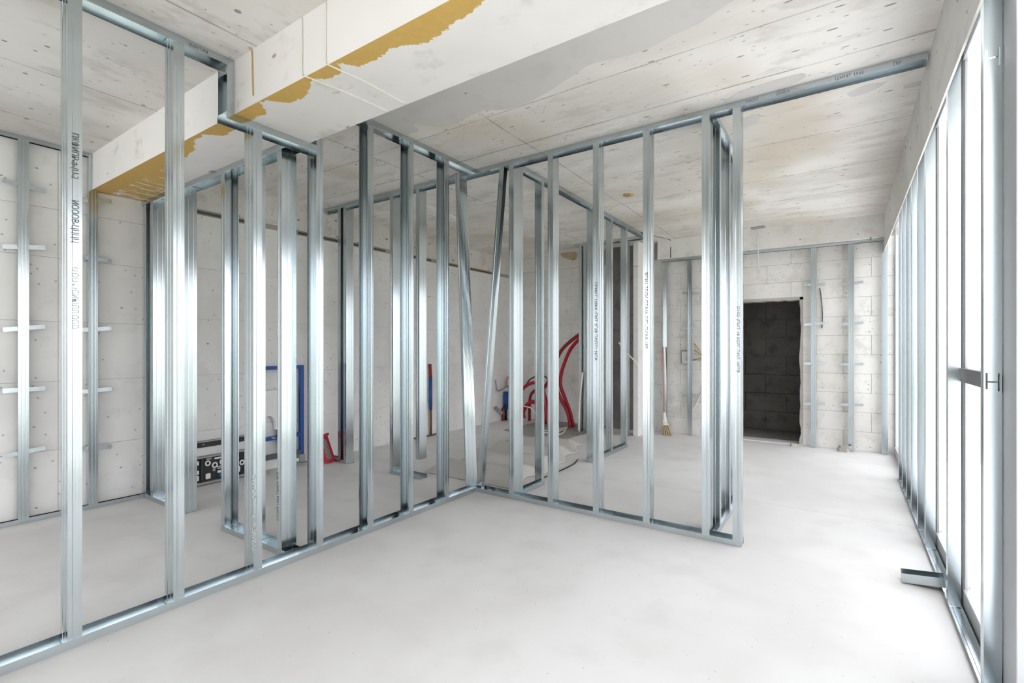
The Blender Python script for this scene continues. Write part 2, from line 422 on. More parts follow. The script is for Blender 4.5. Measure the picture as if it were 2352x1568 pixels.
# left wall: cast panels with open joints, and a rougher band above a groove
wl = struct(box('wall_left', 'mortar', XL - .25, XL - .012, YN - .2, YB + .2, 0, ZC), 'grey concrete wall along the left side')
ys = [YN, -1.5, -0.2, 1.2, 1.82, 2.55, 3.95, 4.98, 6.25, YB]
for j in range(len(ys) - 1):
    zs = [0, 0.52, 1.07, 1.55, 2.06, 2.45, ZC] if ys[j] < 1.8 else [0, 0.52, 1.07, 1.62, 2.12, 2.645]
    for i in range(len(zs) - 1):
        g = 0.0012
        box('panel', 'wall', XL - .02, XL - random.uniform(0, .0015), ys[j] + g, ys[j + 1] - g, zs[i] + g, zs[i + 1] - g, wl)
for j in range(4, len(ys) - 1):
    box('band_panel', 'wall_band', XL - .02, XL + 0.004, ys[j] + .001, ys[j + 1] - .001, 2.70, ZC, wl)
for y0, y1, z in ((2.0, 2.9, 2.672), (3.3, 4.6, 2.672), (5.0, 5.5, 2.672), (5.6, 7.2, 2.672)):
    box('joint_strip', 'brown' if y0 > 5 else 'darkgrey', XL - .02, XL - .004, y0, y1, z - .012, z + .012, wl)

# back wall: blockwork on a mortar bed, with a doorway
DX0, DX1, DZ = -1.42, -0.495, 2.035
bw = thing('wall_back', 'whitewashed blockwork wall at the far end', None, (0, YB, 0), kind='structure')
MB().box(XL, DX0, YB + .012, YB + .22, 0, ZC).box(DX1, 0.62, YB + .012, YB + .22, 0, ZC).box(DX0, DX1, YB + .012, YB + .22, DZ, ZC).build('mortar_bed', 'mortar', bw)
H = 0.25; W_ = 0.60; row = 0; z = 0.0
_bm = {}
while z < 2.72:
    z1 = min(z + H, 2.75)
    cuts = []
    x = -2.44 - (0.3 if row % 2 else 0)
    while x < 0.62:
        cuts.append((x, min(x + W_, 0.62))); x += W_
    if row >= 0:
        x = XL - (0.3 if row % 2 else 0)
        while x < -2.44 - 0.3:
            cuts.append((max(x, XL), min(x + W_, -2.44 - (0.3 if row % 2 else 0)))); x += W_
    for x0, x1 in cuts:
        segs = [(x0, x1)]
        if z < DZ - 0.01:
            segs = []
            if x0 < DX0: segs.append((x0, min(x1, DX0)))
            if x1 > DX1: segs.append((max(x0, DX1), x1))
            if z1 > DZ and min(x1, DX1) - max(x0, DX0) > .03: segs.append((max(x0, DX0), min(x1, DX1)))
        for a, b in segs:
            if b - a < 0.03: continue
            zz = DZ if (z < DZ < z1 and a < DX1 - .01 and b > DX0 + .01) else z
            k = (round(b - a, 3), round(z1 - zz, 3))
            if k not in _bm:
                me = MB().box(0.0015, b - a - .0015, 0, .02, .0015, z1 - zz - .0015).mesh('block'); me.materials.append(M['block']); _bm[k] = me
            o = link('block', _bm[k], None, bw); o.location = (a, YB + random.uniform(-.0015, .001), zz)
    z += H; row += 1
struct(box('trim_1', 'block', -2.44, 0.40, 7.60, YB + .02, 2.715, ZC), 'pale concrete beam above the back wall')
struct(box('trim_2', 'wall_band', XL, -3.50, 7.74, YB + .02, 2.75, ZC), 'dark concrete band over the far left corner')
# doorway: ragged plaster reveals and the dark corridor behind it
dr = thing('door_1', 'rough doorway into a dark unlit corridor', None, (0, YB, 0), kind='structure')
def ragged(name, x, side):
    m = MB(); n = 26; random.seed(3 + side)
    poly = []
    for i in range(n + 1):
        zz = DZ * i / n
        poly.append((x + side * (0.035 + random.uniform(-.010, .010)), zz))
    poly = poly + [(x, DZ), (x, 0)]
    m.prism([(a, b) for a, b in poly], YB - 0.006, YB + 0.20, ax=1)
    o = m.build(name, 'mortar', dr); return o
ragged('door_jamb', DX1, -1); ragged('door_jamb', DX0, 1)
random.seed(11)
o = MB().prism([(DX0 + i * (DX1 - DX0) / 20, DZ - 0.03 - random.uniform(0, .012)) for i in range(21)] + [(DX1, DZ + .0), (DX0, DZ + .0)], YB - .006, YB + .2, ax=1).build('door_head', 'mortar', dr)
o = box('threshold', 'floor', DX0, DX1, YB - .02, YB + .22, 0.0, 0.012, dr); o
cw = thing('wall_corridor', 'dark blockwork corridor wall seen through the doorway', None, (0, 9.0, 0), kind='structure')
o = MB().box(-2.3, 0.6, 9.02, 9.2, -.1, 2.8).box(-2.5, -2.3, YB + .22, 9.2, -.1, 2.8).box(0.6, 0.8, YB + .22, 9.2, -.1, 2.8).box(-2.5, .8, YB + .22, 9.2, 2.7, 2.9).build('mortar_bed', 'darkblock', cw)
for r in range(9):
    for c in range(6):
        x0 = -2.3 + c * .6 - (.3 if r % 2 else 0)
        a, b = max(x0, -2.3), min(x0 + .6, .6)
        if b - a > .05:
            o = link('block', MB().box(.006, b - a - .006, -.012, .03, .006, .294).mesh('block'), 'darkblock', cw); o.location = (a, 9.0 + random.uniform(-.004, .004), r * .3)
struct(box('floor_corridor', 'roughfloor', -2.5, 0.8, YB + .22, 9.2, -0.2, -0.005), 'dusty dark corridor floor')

# right side: fascia beam, lintel, window strip
struct(box('trim_3', 'lintel', 0.385, 0.394, YN, YB + .02, 2.55, ZC + .1), 'pale concrete fascia beam above the windows')
struct(box('wall_right', 'lintel', 0.43, 0.66, YN, YB + .2, 2.885, ZC + .2), 'concrete lintel over the window strip')
struct(box('wall_front', 'lintel', XL, 0.66, YN - .2, YN, 2.885, ZC + .1), 'concrete lintel over the added windows behind the viewer')
# window strip
MUL = [-2.6, -1.45, -0.5, 0.48, 1.47, 2.455, 3.42, 4.36, 5.30, 6.24, 7.16, 7.79]
FX0, FX1, HZ = 0.492, 0.514, 2.885
for i in range(len(MUL) - 1):
    y0, y1 = MUL[i], MUL[i + 1]
    w = thing('window_%d' % (i + 1), 'tall aluminium framed window, number %d from the far wall' % (len(MUL) - 1 - i), None, (0.52, (y0 + y1) / 2, 0), kind='structure')
    def wp(name, mat, *a):
        o = box(name, mat, *a, parent=w, bevel=0.003 if mat != 'glass' else 0); return o
    wp('bottom_rail', 'alu', FX0, FX1 + .02, y0 + .03, y1 - .03, 0.0, 0.10)
    wp('top_rail', 'alu', FX0, FX1, y0 + .03, y1 - .03, HZ - .07, HZ)
    wp('mullion', 'alu', FX0, FX1, y0 - .0, y0 + .03, 0, HZ)
    wp('mullion', 'alu', FX0, FX1, y1 - .03, y1 - .0, 0, HZ)
    wp('bead', 'aludark', FX0 + .004, FX0 + .010, y0 + .03, y0 + .038, 0.10, HZ - .07)
    wp('bead', 'aludark', FX0 + .004, FX0 + .010, y1 - .038, y1 - .03, 0.10, HZ - .07)
    wp('pane', 'glass', FX0 + .011, FX0 + .016, y0 + .03, y1 - .03, 0.10, HZ - .07)
    if i == 4: wp('coupling_post', 'alu', FX0 - .004, FX1 + .01, y1 - .05, y1 + .16, 0, HZ)
    if i in (5, 2):
        wp('transom', 'aludark', FX0 - .01, FX1, y0 + (.16 if i == 5 else .03), y1 - .03, 1.165, 1.235)
    if i == 6:
        wp('handle', 'darkgrey', FX0 - .006, FX0, y0 + .16, y0 + .19, 1.17, 1.23)
FRONT = (0, 1, 2)  # unseen windows added behind the viewer; open bays chosen to balance the light
for i in range(5):
    x0 = XL + i * 1.163; x1 = x0 + 1.163
    if i not in FRONT:
        struct(box('wall_front_pier', 'wall', x0, x1, YN - .2, YN, 0, 2.885), 'solid concrete bay behind the viewer'); continue
    w = thing('window_%d' % (i + 12), 'unseen window added behind the viewer to light the room', None, ((x0 + x1) / 2, YN - .1, 0), kind='structure')
    f0, f1 = YN - .13, YN - .06
    box('bottom_rail', 'alu', x0 + .03, x1 - .03, f0, f1, 0, .10, w); box('top_rail', 'alu', x0 + .03, x1 - .03, f0, f1, HZ - .07, HZ, w)
    box('mullion', 'alu', x0, x0 + .03, f0, f1, 0, HZ, w); box('mullion', 'alu', x1 - .03, x1, f0, f1, 0, HZ, w)
    box('pane', 'glass', x0 + .03, x1 - .03, f0 + .03, f0 + .036, .1, HZ - .07, w)
# land far below the windows
MB().box(40, 2600, -1500, 2500, -41, -40).build('landscape', 'land')
tag(bpy.data.objects['landscape'], 'hazy fields far below the windows', kind='structure')

# rough unscreeded strip of floor in the far bathroom corner
rp = MB().prism([(-4.6, 6.5), (-3.9, 6.15), (-3.39, 6.2), (-3.37, 6.7), (-3.30, 7.28), (-3.32, YB), (-4.6, YB)], 0.001, 0.004).build('rough_floor_strip', 'roughfloor', bpy.data.objects['floor'])

# ------------------------------------------------------------------ stud frames
D1 = 0.100; FW = 0.050; YBF = 3.58
TOP = 0.004
# A: long frame in front, parallel to the windows
XA = -2.85
pa = thing('stud_partition', 'long steel stud frame running under the concrete beam, open bays, nearest on the left', 'partition frame', (XA, 0.7, 0), 'bare steel partition frames')
track(pa, (XA, -0.6), (XA, YBF - .003), (-1, 0), D1, 0.0, 1)
ta = track(pa, (XA, -0.6), (XA, BY0 - .002), (-1, 0), D1, ZF, -1, name='ceiling_track')
track(pa, (XA, BY1 + .01), (XA, YBF - .003), (-1, 0), D1, ZC, -1, name='ceiling_track')
tb = track(pa, (XA, BY0 - .045), (XA, BY1 + .06), (-1, 0), D1, BZ, -1, name='beam_track')
def riser():
    d = D1; h = 0.04
    cl = [(-.0015, h), (-.0015, .0006), (0.3 * d, .0006), (0.33 * d, .002), (.67 * d, .002), (.7 * d, .0006), (d + .0015, .0006), (d + .0015, h)]
    me = section(cl, .0012, ZF - BZ - .044).mesh('riser_track'); me.materials.append(M['zinc'])
    o = link('riser_track', me, None, pa)
    m = Matrix(((-1, 0, 0), (0, -1, 0), (0, 0, 1))).to_4x4(); m.translation = (XA, BY0 - .001, BZ + .001); setw(o, m)
riser()
SA = {}
for k, (y, zt, op) in enumerate([(-.137, ZF, 1), (.273, ZF, 1), (.683, ZF, 1), (1.096, ZF, 1), (1.507, BZ, 1), (1.917, ZC, 1), (2.332, ZC, -1), (2.733, ZC, -1), (3.152, ZC, -1)]):
    if op > 0: SA[k] = put_stud(pa, (XA, y), (0, 1), (-1, 0), D1, FW, .004, zt - TOP)
    else: SA[k] = put_stud(pa, (XA, y + FW), (0, -1), (-1, 0), D1, FW, .004, zt - TOP)
EX = XA + .0028
lettering(SA[2], 'ПКФИПР-а-(U-2', .034, (EX, .697, 2.30), DOWN_X, 'ink', .82)
lettering(SA[2], 'ИОООВ-ЦЦЦЦ', .034, (EX, .697, 2.00), DOWN_X, 'ink', .82)
lettering(SA[2], 'U,ОU - (СИЫЛЛ.ООО', .034, (EX, .697, 1.70), DOWN_X, 'inklight', .82)
lettering(SA[4], 'ПОИИЕ 15,2', .030, (EX, 1.520, .16), UP_X, 'inklight', 1.25)
lettering(SA[4], 'ОО+IИО', .030, (EX, 1.520, .46), UP_X, 'inklight', 1.25)
lettering(ta, 'ОIDАО', .030, (EX, .62, ZF - .035), rot_cols((0, 1, 0), (0, 0, 1)), 'ink', 1.0)
lettering(ta, 'ЗШИТИЯ', .022, (EX, 1.165, ZF - .030), rot_cols((0, 1, 0), (0, 0, 1)), 'ink', 1.0)

# B: cross frame, from the left wall to the windows
YBF = 3.58
pb = thing('stud_partition', 'steel stud frame crossing the room, its ceiling channel reaching the window wall', 'partition frame', (-1.6, YBF, 0), 'bare steel partition frames')
for a, b in ((XL + .003, -4.748), (-4.025, -3.575), (XA - .10, -.585)):
    track(pb, (a, YBF), (b, YBF), (0, 1), D1, 0, 1)
tc = track(pb, (XL + .003, YBF), (.379, YBF), (0, 1), D1, ZC, -1, name='ceiling_track')
SB = {}
for k, (x, z0) in enumerate([(-2.428, 0), (-2.03, 0), (-1.616, 0), (-1.208, 0), (-.787, 0), (-.588, 0), (-3.97, 0), (-3.583, .197), (-4.752, 0), (-4.855, 0)]):
    SB[k] = put_stud(pb, (x, YBF), (-1, 0), (0, 1), D1, FW, z0 + .004, ZC - TOP)
EY = YBF - .0028
lettering(SB[2], 'ПРИИТ 1256А (ПИТ 7Г2В ПИЛЛ1 56ТА', .030, (-1.650, EY, 1.86), DOWN_Y, 'ink', 1.15)
lettering(SB[3], 'ВПИ1 ТЕЛИ ПТА56 О7Г (ПИКА 18В', .030, (-1.243, EY, 1.90), DOWN_Y, 'ink', 1.15)
lettering(SB[5], 'ОМО (ПИТ 18 5О7Г ПИЛ 1ИТВ', .026, (-.612, EY, 1.62), DOWN_Y, 'ink', 1.2)
for x, tx in ((-.56, 'ТИОМ'), (-.38, 'ОИВIА'), (-.06, 'ШИМТ 1562'), (.22, 'ПИ')):
    lettering(tc, tx, .026, (x, EY, ZC - .033), rot_cols((1, 0, 0), (0, 0, 1)), 'ink', 1.0)

# C: frame under the beam, with a door gap
YC = 1.765
pc = thing('stud_partition', 'steel stud frame under the beam by the left wall, with a doorway gap', 'partition frame', (-4.2, YC, 0), 'bare steel partition frames')
for a, b in ((XL + .003, -4.41), (-3.785, XA - .105)):
    track(pc, (a, YC), (b, YC), (0, 1), D1, 0, 1)
track(pc, (XL + .003, YC), (XA - .105, YC), (0, 1), D1, BZ, -1, name='ceiling_track')
put_stud(pc, (-5.19, YC), (1, 0), (0, 1), D1, FW, .004, BZ - TOP)
for x in (-5.0, -4.405, -3.37, -2.995):
    s_ = put_stud(pc, (x, YC), (-1, 0), (0, 1), D1, FW, .004, BZ - TOP)
    if x == -2.995:
        lettering(s_, 'ИТОЛ 1256 ПИВА 7Г2', .024, (-3.033, YC - .0028, .22), UP_Y, 'ink', 1.3)
put_stud(pc, (-3.785, YC), (1, 0), (0, 1), D1, FW, .004, BZ - TOP)

# D: frame of the far room, parallel to the windows
XD = -2.44; DD = 0.075
pd = thing('stud_partition', 'steel stud frame receding behind the cross frame, with a doorway gap', 'partition frame', (XD, 5.0, 0), 'bare steel partition frames')
for a, b in ((YBF + D1 + .004, 4.135), (5.235, 6.33)):
    track(pd, (XD, a), (XD, b), (-1, 0), DD, 0, 1)
track(pd, (XD, YBF + D1 + .004), (XD, 7.095), (-1, 0), DD, ZC, -1, name='ceiling_track')
for y in (3.70, 4.078, 5.235, 5.785, 6.275):
    put_stud(pd, (XD, y), (0, 1), (-1, 0), DD, FW, .004, ZC - TOP)
# F: short return behind the end of the cross frame
XF = -.765
pf = thing('stud_partition', 'short steel stud return behind the free end of the cross frame', 'partition frame', (XF, 4.1, 0), 'bare steel partition frames')
track(pf, (XF, YBF + D1 + .004), (XF, 4.62), (-1, 0), DD, 0, 1)
track(pf, (XF, YBF + D1 + .004), (XF, 4.62), (-1, 0), DD, ZC, -1, name='ceiling_track')
for y in (3.80, 4.16, 4.56):
    put_stud(pf, (XF, y), (0, 1), (-1, 0), DD, FW, .004, ZC - TOP)
# G: frame closing the far end of D
YG = 7.10
pg = thing('stud_partition', 'dark steel stud frame closing the far end of the back room', 'partition frame', (-3.0, YG, 0), 'bare steel partition frames')
track(pg, (-3.62, YG), (XD, YG), (0, 1), DD, ZC, -1, name='ceiling_track', mat='zinc2')
for x in (-3.42, -3.50):
    put_stud(pg, (x, YG), (-1, 0), (0, 1), DD, FW, .004, ZC - TOP, 'zinc2')
put_stud(pg, (-2.73, YG), (-1, 0), (0, 1), DD, FW, .004, ZC - TOP, 'zinc2')
# plastered pier beside it and a dark slab painted in for the shade of the shaft
struct(box('trim_4', 'wall', -2.68, -2.595, YG + .08, YG + .30, 0, ZC - .05, bevel=.008), 'narrow plastered pier in the far room')
struct(box('trim_5', 'darkblock', -3.30, -2.70, YB - .12, YB - .003, 0, ZC - .003), 'dark slab coloured to stand for the shade of the shaft')

# W: lining frame in front of the windows
XW = .434
pw = thing('stud_partition', 'steel lining frame standing along the windows', 'lining frame', (XW, 4.0, 0), 'wall lining frames')
track(pw, (XW, -.6), (XW, 6.345), (1, 0), .05, 0, 1, h=.020)
track(pw, (XW, -.6), (XW, 6.345), (1, 0), .05, 2.885, -1, h=.03, name='ceiling_track')
def h_cut(ob, spots):
    me = ob.data.copy(); ob.data = me
    for (u, v, zc) in spots:
        a, b, t, bar = .020, .034, .006, .006
        poly = [(-a, -b), (-a + t, -b), (-a + t, -bar / 2), (a - t, -bar / 2), (a - t, -b), (a, -b), (a, b), (a - t, b), (a - t, bar / 2), (-a + t, bar / 2), (-a + t, b), (-a, b)]
        cm = MB().prism([(v + p, zc + q) for p, q in poly], -.02, .02, ax=0).mesh('cut')
        co = bpy.data.objects.new('cut', cm); C.objects.link(co)
        to = bpy.data.objects.new('tmp', ob.data); C.objects.link(to)
        md = to.modifiers.new('b', 'BOOLEAN'); md.object = co; md.operation = 'DIFFERENCE'; md.solver = 'EXACT'
        dg = bpy.context.evaluated_depsgraph_get(); dg.update()
        nm = bpy.data.meshes.new_from_object(to.evaluated_get(dg))
        bpy.data.objects.remove(to); bpy.data.objects.remove(co)
        ob.data = nm
for y in (-.15, .8, 1.6, 2.575, 3.38, 4.255, 4.67, 5.11, 5.50, 5.89, 6.28):
    s_ = put_stud(pw, (XW, y), (0, 1), (1, 0), .05, FW, .004, 2.885 - TOP)
    if y == 2.575: h_cut(s_, [(0, .025, 2.44), (0, .025, 1.205)])

# L: furring on the left wall, each channel held by perforated hangers
def hanger_mesh():
    # one bent strip: ear, leg back along the channel, strap behind it, leg, ear
    hh = .017; cl = [(.0, -.112), (.001, -.0316), (-.052, -.0312), (-.052, .0312), (.001, .0316), (.0, .128)]
    me = section(cl, .0016, 2 * hh).mesh('hanger'); me.transform(Matrix.Translation((0, 0, -hh)))
    me.materials.append(M['zinc2']); return me
HM = hanger_mesh()
XLF = XL + .062
pl = thing('wall_furring', 'steel furring channels with perforated hangers on the left concrete wall', 'lining frame', (XLF, 1.2, 0), 'wall lining frames')
track(pl, (XLF, -.8), (XLF, YC - .004), (-1, 0), .030, 0, 1, h=.035)
track(pl, (XLF, -.8), (XLF, BY0 - .004), (-1, 0), .030, ZF, -1, h=.035, name='ceiling_track')
random.seed(5)
for y in (.14, .545, .957, 1.376):
    s_ = put_stud(pl, (XLF, y), (-1, 0), (0, 1), .06, .027, .003, (ZF if y < 1.34 else BZ + .29) - TOP, name='furring_channel')
    for z in (.52, 1.0, 1.5, 2.09, 2.585):
        o = link('hanger', HM, None, s_)
        setw(o, Matrix.Translation((XLF - .012, y + .03, z + random.uniform(-.02, .02))) @ Matrix.Rotation(random.uniform(-.16, .16), 4, 'X') @ Matrix.Rotation(random.uniform(-.12, .12), 4, 'Z'))
# furring on the back wall
YLF = 7.70
pk = thing('wall_furring', 'steel furring channels standing beside the dark doorway on the far wall', 'lining frame', (-.3, YLF, 0), 'wall lining frames')
track(pk, (-2.42, YLF - .01), (.425, YLF - .01), (0, 1), .030, 2.712, -1, h=.035, name='ceiling_track')
for x in (-2.385, -2.01, -.398, .018, .365):
    s_ = put_stud(pk, (x, YLF), (0, 1), (1, 0), .06, .030, .003, 2.71 - TOP, name='furring_channel')
    for z in (.6, 1.14, 1.64, 2.19):
        if x in (-2.385, .365): continue
        o = link('hanger', HM, None, s_)
        setw(o, Matrix.Translation((x + .03, YLF + .012, z + random.uniform(-.02, .02))) @ Matrix.Rotation(math.radians(-90), 4, 'Z') @ Matrix.Rotation(random.uniform(-.08, .08), 4, 'X'))

# loose studs in the corner where A meets B
def loft_section(cl, th, fn, n, name, mat):
    base = section(cl, th, 1.0); N = len(base.v) // 2
    ring = [Vector(v) for v in base.v[:N]]; vs = []
    for i in range(n + 1):
        m = fn(i / n); vs += [tuple(m @ p) for p in ring]
    fs = [(i * N + k, i * N + (k + 1) % N, (i + 1) * N + (k + 1) % N, (i + 1) * N + k) for i in range(n) for k in range(N)]
    q = N // 2
    for i0 in (0, n * N): fs += [(i0 + k, i0 + k + 1, i0 + N - 2 - k, i0 + N - 1 - k) for k in range(q - 1)]
    me = MB().add(vs, fs).mesh(name); me.materials.append(M[mat]); return me
def lean(t):
    a = math.radians(180 + (1 - t) * -42)
    p = Vector((-2.905, 3.585, .042)).lerp(Vector((-2.90, 3.450, 2.93)), t)
    return Matrix.Translation(p) @ Matrix.Rotation(a, 4, 'Z') @ Matrix.Translation((0, -.05, 0))
o = link('loose_stud', loft_section(c_line(.1, .05), .0012, lean, 24, 'loose_stud', 'zinc'), None)
tag(o, 'loose twisted steel stud with a bright broad face leaning at the inner corner', 'steel stud', 'loose studs at the inner corner')
def lean2(t):
    p = Vector((-2.845, 3.665, .012)).lerp(Vector((-2.552, 3.625, 2.953)), t)
    return Matrix.Translation(p) @ Matrix.Rotation(math.radians(180), 4, 'Z') @ Matrix.Translation((-.025, -.0, 0))
o = link('loose_stud', loft_section(c_line(.05, .05), .0012, lean2, 2, 'loose_stud', 'zinc'), None)
tag(o, 'slanting steel stud crossing the first bay beside the inner corner', 'steel stud', 'loose studs at the inner corner')

# offcut of channel on the floor by the windows
def offcut():
    cl = [(-.04, .05), (-.04, 0), (.04, 0), (.04, .05)]
    me = section(cl, .0016, .19).mesh('channel_offcut'); me.materials.append(M['zinc'])
    o = link('channel_offcut', me)
    m = rot_cols((0, 1, 0), (0, 0, 1)); m.translation = (.262, 3.60, .004); setw(o, m @ Matrix.Rotation(math.radians(-3), 4, 'Y') @ Matrix.Rotation(math.radians(-7), 4, 'X'))
    tag(o, 'short steel channel offcut lying across the floor track by the windows', 'steel offcut')
offcut()

# ------------------------------------------------------------------ bathroom things
def part(m, name, mat, p, **k): return m.build(name, mat, p, **k)
fr = thing('cistern_frame', 'blue steel in-wall cistern frame with a white tank against the left wall', 'cistern frame', (-5.14, 3.03, 0))
for y in (2.775, 3.287):
    part(MB().box(-5.20, -5.155, y - .022, y + .022, .03, 1.14), 'post', 'blue', fr, bevel=.004)
    part(MB().box(-5.22, -5.10, y - .05, y + .06, 0.0, .03).box(-5.20, -5.15, y - .03, y + .03, .03, .12), 'foot', 'grey', fr, bevel=.003)
part(MB().box(-5.198, -5.158, 2.80, 3.265, 1.098, 1.138), 'top_rail', 'blue', fr, bevel=.004)
part(MB().box(-5.198, -5.158, 2.80, 3.265, .33, .372), 'middle_rail', 'blue', fr, bevel=.004)
part(MB().box(-5.198, -5.150, 2.80, 3.265, .125, .175), 'lower_rail', 'darkgrey', fr, bevel=.004)
arc = [(2.83 + .0, .86), (2.83, .42)]
poly = [(2.80, .875), (2.80, .44), (2.82, .44)] + [(2.90 - .08 * math.cos(a), .48 + .12 * math.sin(a)) for a in [i * math.pi / 10 for i in range(11)]] + [(2.98, .44), (3.225, .44), (3.225, .875)]
tk = part(MB().prism(poly, -5.225, -5.165, ax=0), 'tank', 'white', fr, bevel=.004)
for k in range(9): part(MB().box(-5.166, -5.163, 2.845 + k * .042, 2.852 + k * .042, .62, .86), 'tank_rib', 'white', tk)
part(MB().tube(smoothpath([(-5.17, 3.04, .45), (-5.17, 3.04, .33), (-5.14, 3.04, .24), (-5.09, 3.04, .22)], 5), .045, 12), 'drain_elbow', 'darkgrey', fr, smooth=True)
part(MB().tube([(-5.20, 3.10, .36), (-5.12, 3.10, .36)], .010, 8), 'stud_bolt', 'grey', fr)
part(MB().tube([(-5.20, 2.93, .36), (-5.11, 2.93, .36)], .010, 8), 'stud_bolt', 'grey', fr)
part(MB().tube([(-5.15, 3.20, .075), (-5.11, 3.20, .075)], .020, 10), 'valve', 'white', fr)

rl = thing('slotted_rail', 'black slotted rail fixed low on the left wall above the fittings tray', 'rail', (-5.235, 2.35, .38))
part(MB().box(-5.247, -5.225, 2.03, 2.70, .358, .412), 'bar', 'black', rl, bevel=.003)
for y in (2.12, 2.27, 2.50): part(MB().tube([(-5.226, y, .387), (-5.222, y, .387)], .008, 8), 'slot', 'grey', rl)
part(MB().box(-5.247, -5.20, 2.02, 2.72, .412, .424), 'lip', 'grey', rl)

tr = thing('fittings_tray', 'black compartment tray of pipe fittings standing against the left wall', 'tray', (-5.2, 2.35, 0))
part(MB().box(-5.245, -5.19, 2.03, 2.70, .028, .262), 'back', 'black', tr, bevel=.004)
part(MB().box(-5.245, -5.15, 2.02, 2.71, .012, .030), 'shelf', 'grey', tr)
part(MB().box(-5.245, -5.175, 2.02, 2.71, .262, .275), 'top_edge', 'grey', tr)
for y in (2.03, 2.235, 2.48, 2.69): part(MB().box(-5.19, -5.172, y - .012, y + .012, .03, .262), 'divider', 'black', tr)
fit = [(2.29, .205, .020), (2.355, .175, .022), (2.43, .195, .024), (2.56, .20, .022), (2.62, .15, .02)]
for y, z, r in fit: part(MB().torus((-5.18, y, z), r, .008, 0, 14, 6, 1.05), 'fitting', 'white', tr, smooth=True)
for y0, y1, z0, z1 in ((2.275, 2.325, .237, .255), (2.35, 2.42, .232, .25), (2.27, 2.315, .05, .105), (2.335, 2.36, .115, .145), (2.38, 2.44, .132, .140), (2.38, 2.43, .09, .115), (2.12, 2.21, .05, .10), (2.12, 2.21, .11, .15), (2.17, 2.21, .20, .24), (2.37, 2.46, .150, .158), (2.52, 2.6, .06, .12)):
    part(MB().box(-5.192, -5.172, y0, y1, z0, z1), 'fitting', 'white' if (z0 * 1000) % 2 < 1 else 'grey', tr, bevel=.006)
part(MB().tube([(-5.19, 2.42, .062), (-5.150, 2.42, .062)], [.026, .022], 12), 'cap', 'bluecap', tr, smooth=False)

rd = thing('tool_case', 'red plastic tool case leaning beside the cistern frame', 'tool case', (-5.0, 3.5, 0))
def rr(cy, cz, w, h, r, n=5):
    out = []
    for (sx, sz, a0) in ((1, 1, 0), (-1, 1, 90), (-1, -1, 180), (1, -1, 270)):
        for k in range(n + 1):
            a = math.radians(a0 + 90 * k / n); out.append((cy + sx * (w / 2 - r) + r * math.cos(a), cz + sz * (h / 2 - r) + r * math.sin(a)))
    return out
tilt = Matrix.Translation((-4.985, 3.488, .158)) @ Matrix.Rotation(math.radians(12), 4, 'X') @ Matrix.Rotation(math.radians(-12), 4, 'Y')
def tilted(m): m.v = [tuple(tilt @ Vector(v)) for v in m.v]; return m
ring = MB().prism(rr(0, 0, .13, .33, .04), -.03, .0, ax=0)
part(tilted(ring), 'shell', 'red', rd, bevel=.006)
part(tilted(MB().prism(rr(0, 0, .055, .24, .02), -.001, .006, ax=0)), 'insert', 'grey', rd)
for k in range(11): part(tilted(MB().box(.004, .010, -.024, .024, -.115 + k * .022, -.105 + k * .022)), 'rib', 'brown', rd)
part(tilted(MB().tube(smoothpath([(.0, -.06, .15), (.03, -.055, .17), (.03, .055, .17), (0, .06, .15)], 5), .010, 8)), 'handle', 'red', rd, smooth=True)

# ------------------------------------------------------------------ pipes and cables
def cable(name, label, cat, pts, r, mat, group=None, n=8):
    o = MB().tube(smoothpath(pts, 6), r, n).build(name, mat, smooth=True)
    return tag(o, label, cat, group)
p1 = thing('pipe_stub', 'blue sleeved water pipe with red end at the left wall', 'pipe', (-5.21, 5.45, 0))
part(MB().tube([(-5.215, 5.455, 0), (-5.21, 5.45, .25), (-5.21, 5.447, .42)], .017, 10), 'pipe', 'brown', p1, smooth=True)
part(MB().tube([(-5.21, 5.447, .40), (-5.205, 5.44, .62), (-5.21, 5.444, .90)], .024, 10), 'sleeve', 'blue', p1, smooth=True)
part(MB().tube([(-5.21, 5.444, .89), (-5.215, 5.444, 1.0), (-5.225, 5.445, 1.09)], .022, 10), 'end', 'redd', p1, smooth=True)
cable('pipe_stub', 'thin brown pipe lying along the foot of the left wall', 'pipe', [(-5.21, 5.10, .014), (-5.21, 5.40, .013), (-5.215, 5.70, .014)], .012, 'brown')
p2 = thing('pipe_stub', 'blue and red water pipes with a grey bracket in the far left corner', 'pipe', (-5.2, 7.42, 0))
part(MB().tube([(-5.20, 7.41, 0), (-5.20, 7.415, .22)], .026, 10), 'pipe', 'black', p2, smooth=True)
part(MB().tube([(-5.20, 7.415, .20), (-5.19, 7.40, .36), (-5.19, 7.40, .53)], .045, 10), 'sleeve', 'blue', p2, smooth=True)
part(MB().tube([(-5.21, 7.33, 0), (-5.21, 7.33, .22), (-5.20, 7.37, .30)], .020, 8), 'pipe', 'redd', p2, smooth=True)
part(MB().tube(smoothpath([(-5.21, 7.46, .62), (-5.20, 7.44, .72), (-5.20, 7.50, .79), (-5.21, 7.56, .77)], 5), .018, 8), 'pipe', 'pink', p2, smooth=True)
part(MB().tube(smoothpath([(-5.22, 7.12, .76), (-5.21, 7.14, .62), (-5.19, 7.18, .56), (-5.19, 7.45, .62)], 5), [.012] * 15 + [.028], 8), 'bracket', 'grey', p2, smooth=True)
part(MB().tube([(-5.20, 7.09, .27), (-5.18, 7.26, .15)], .030, 8), 'spout', 'grey', p2)

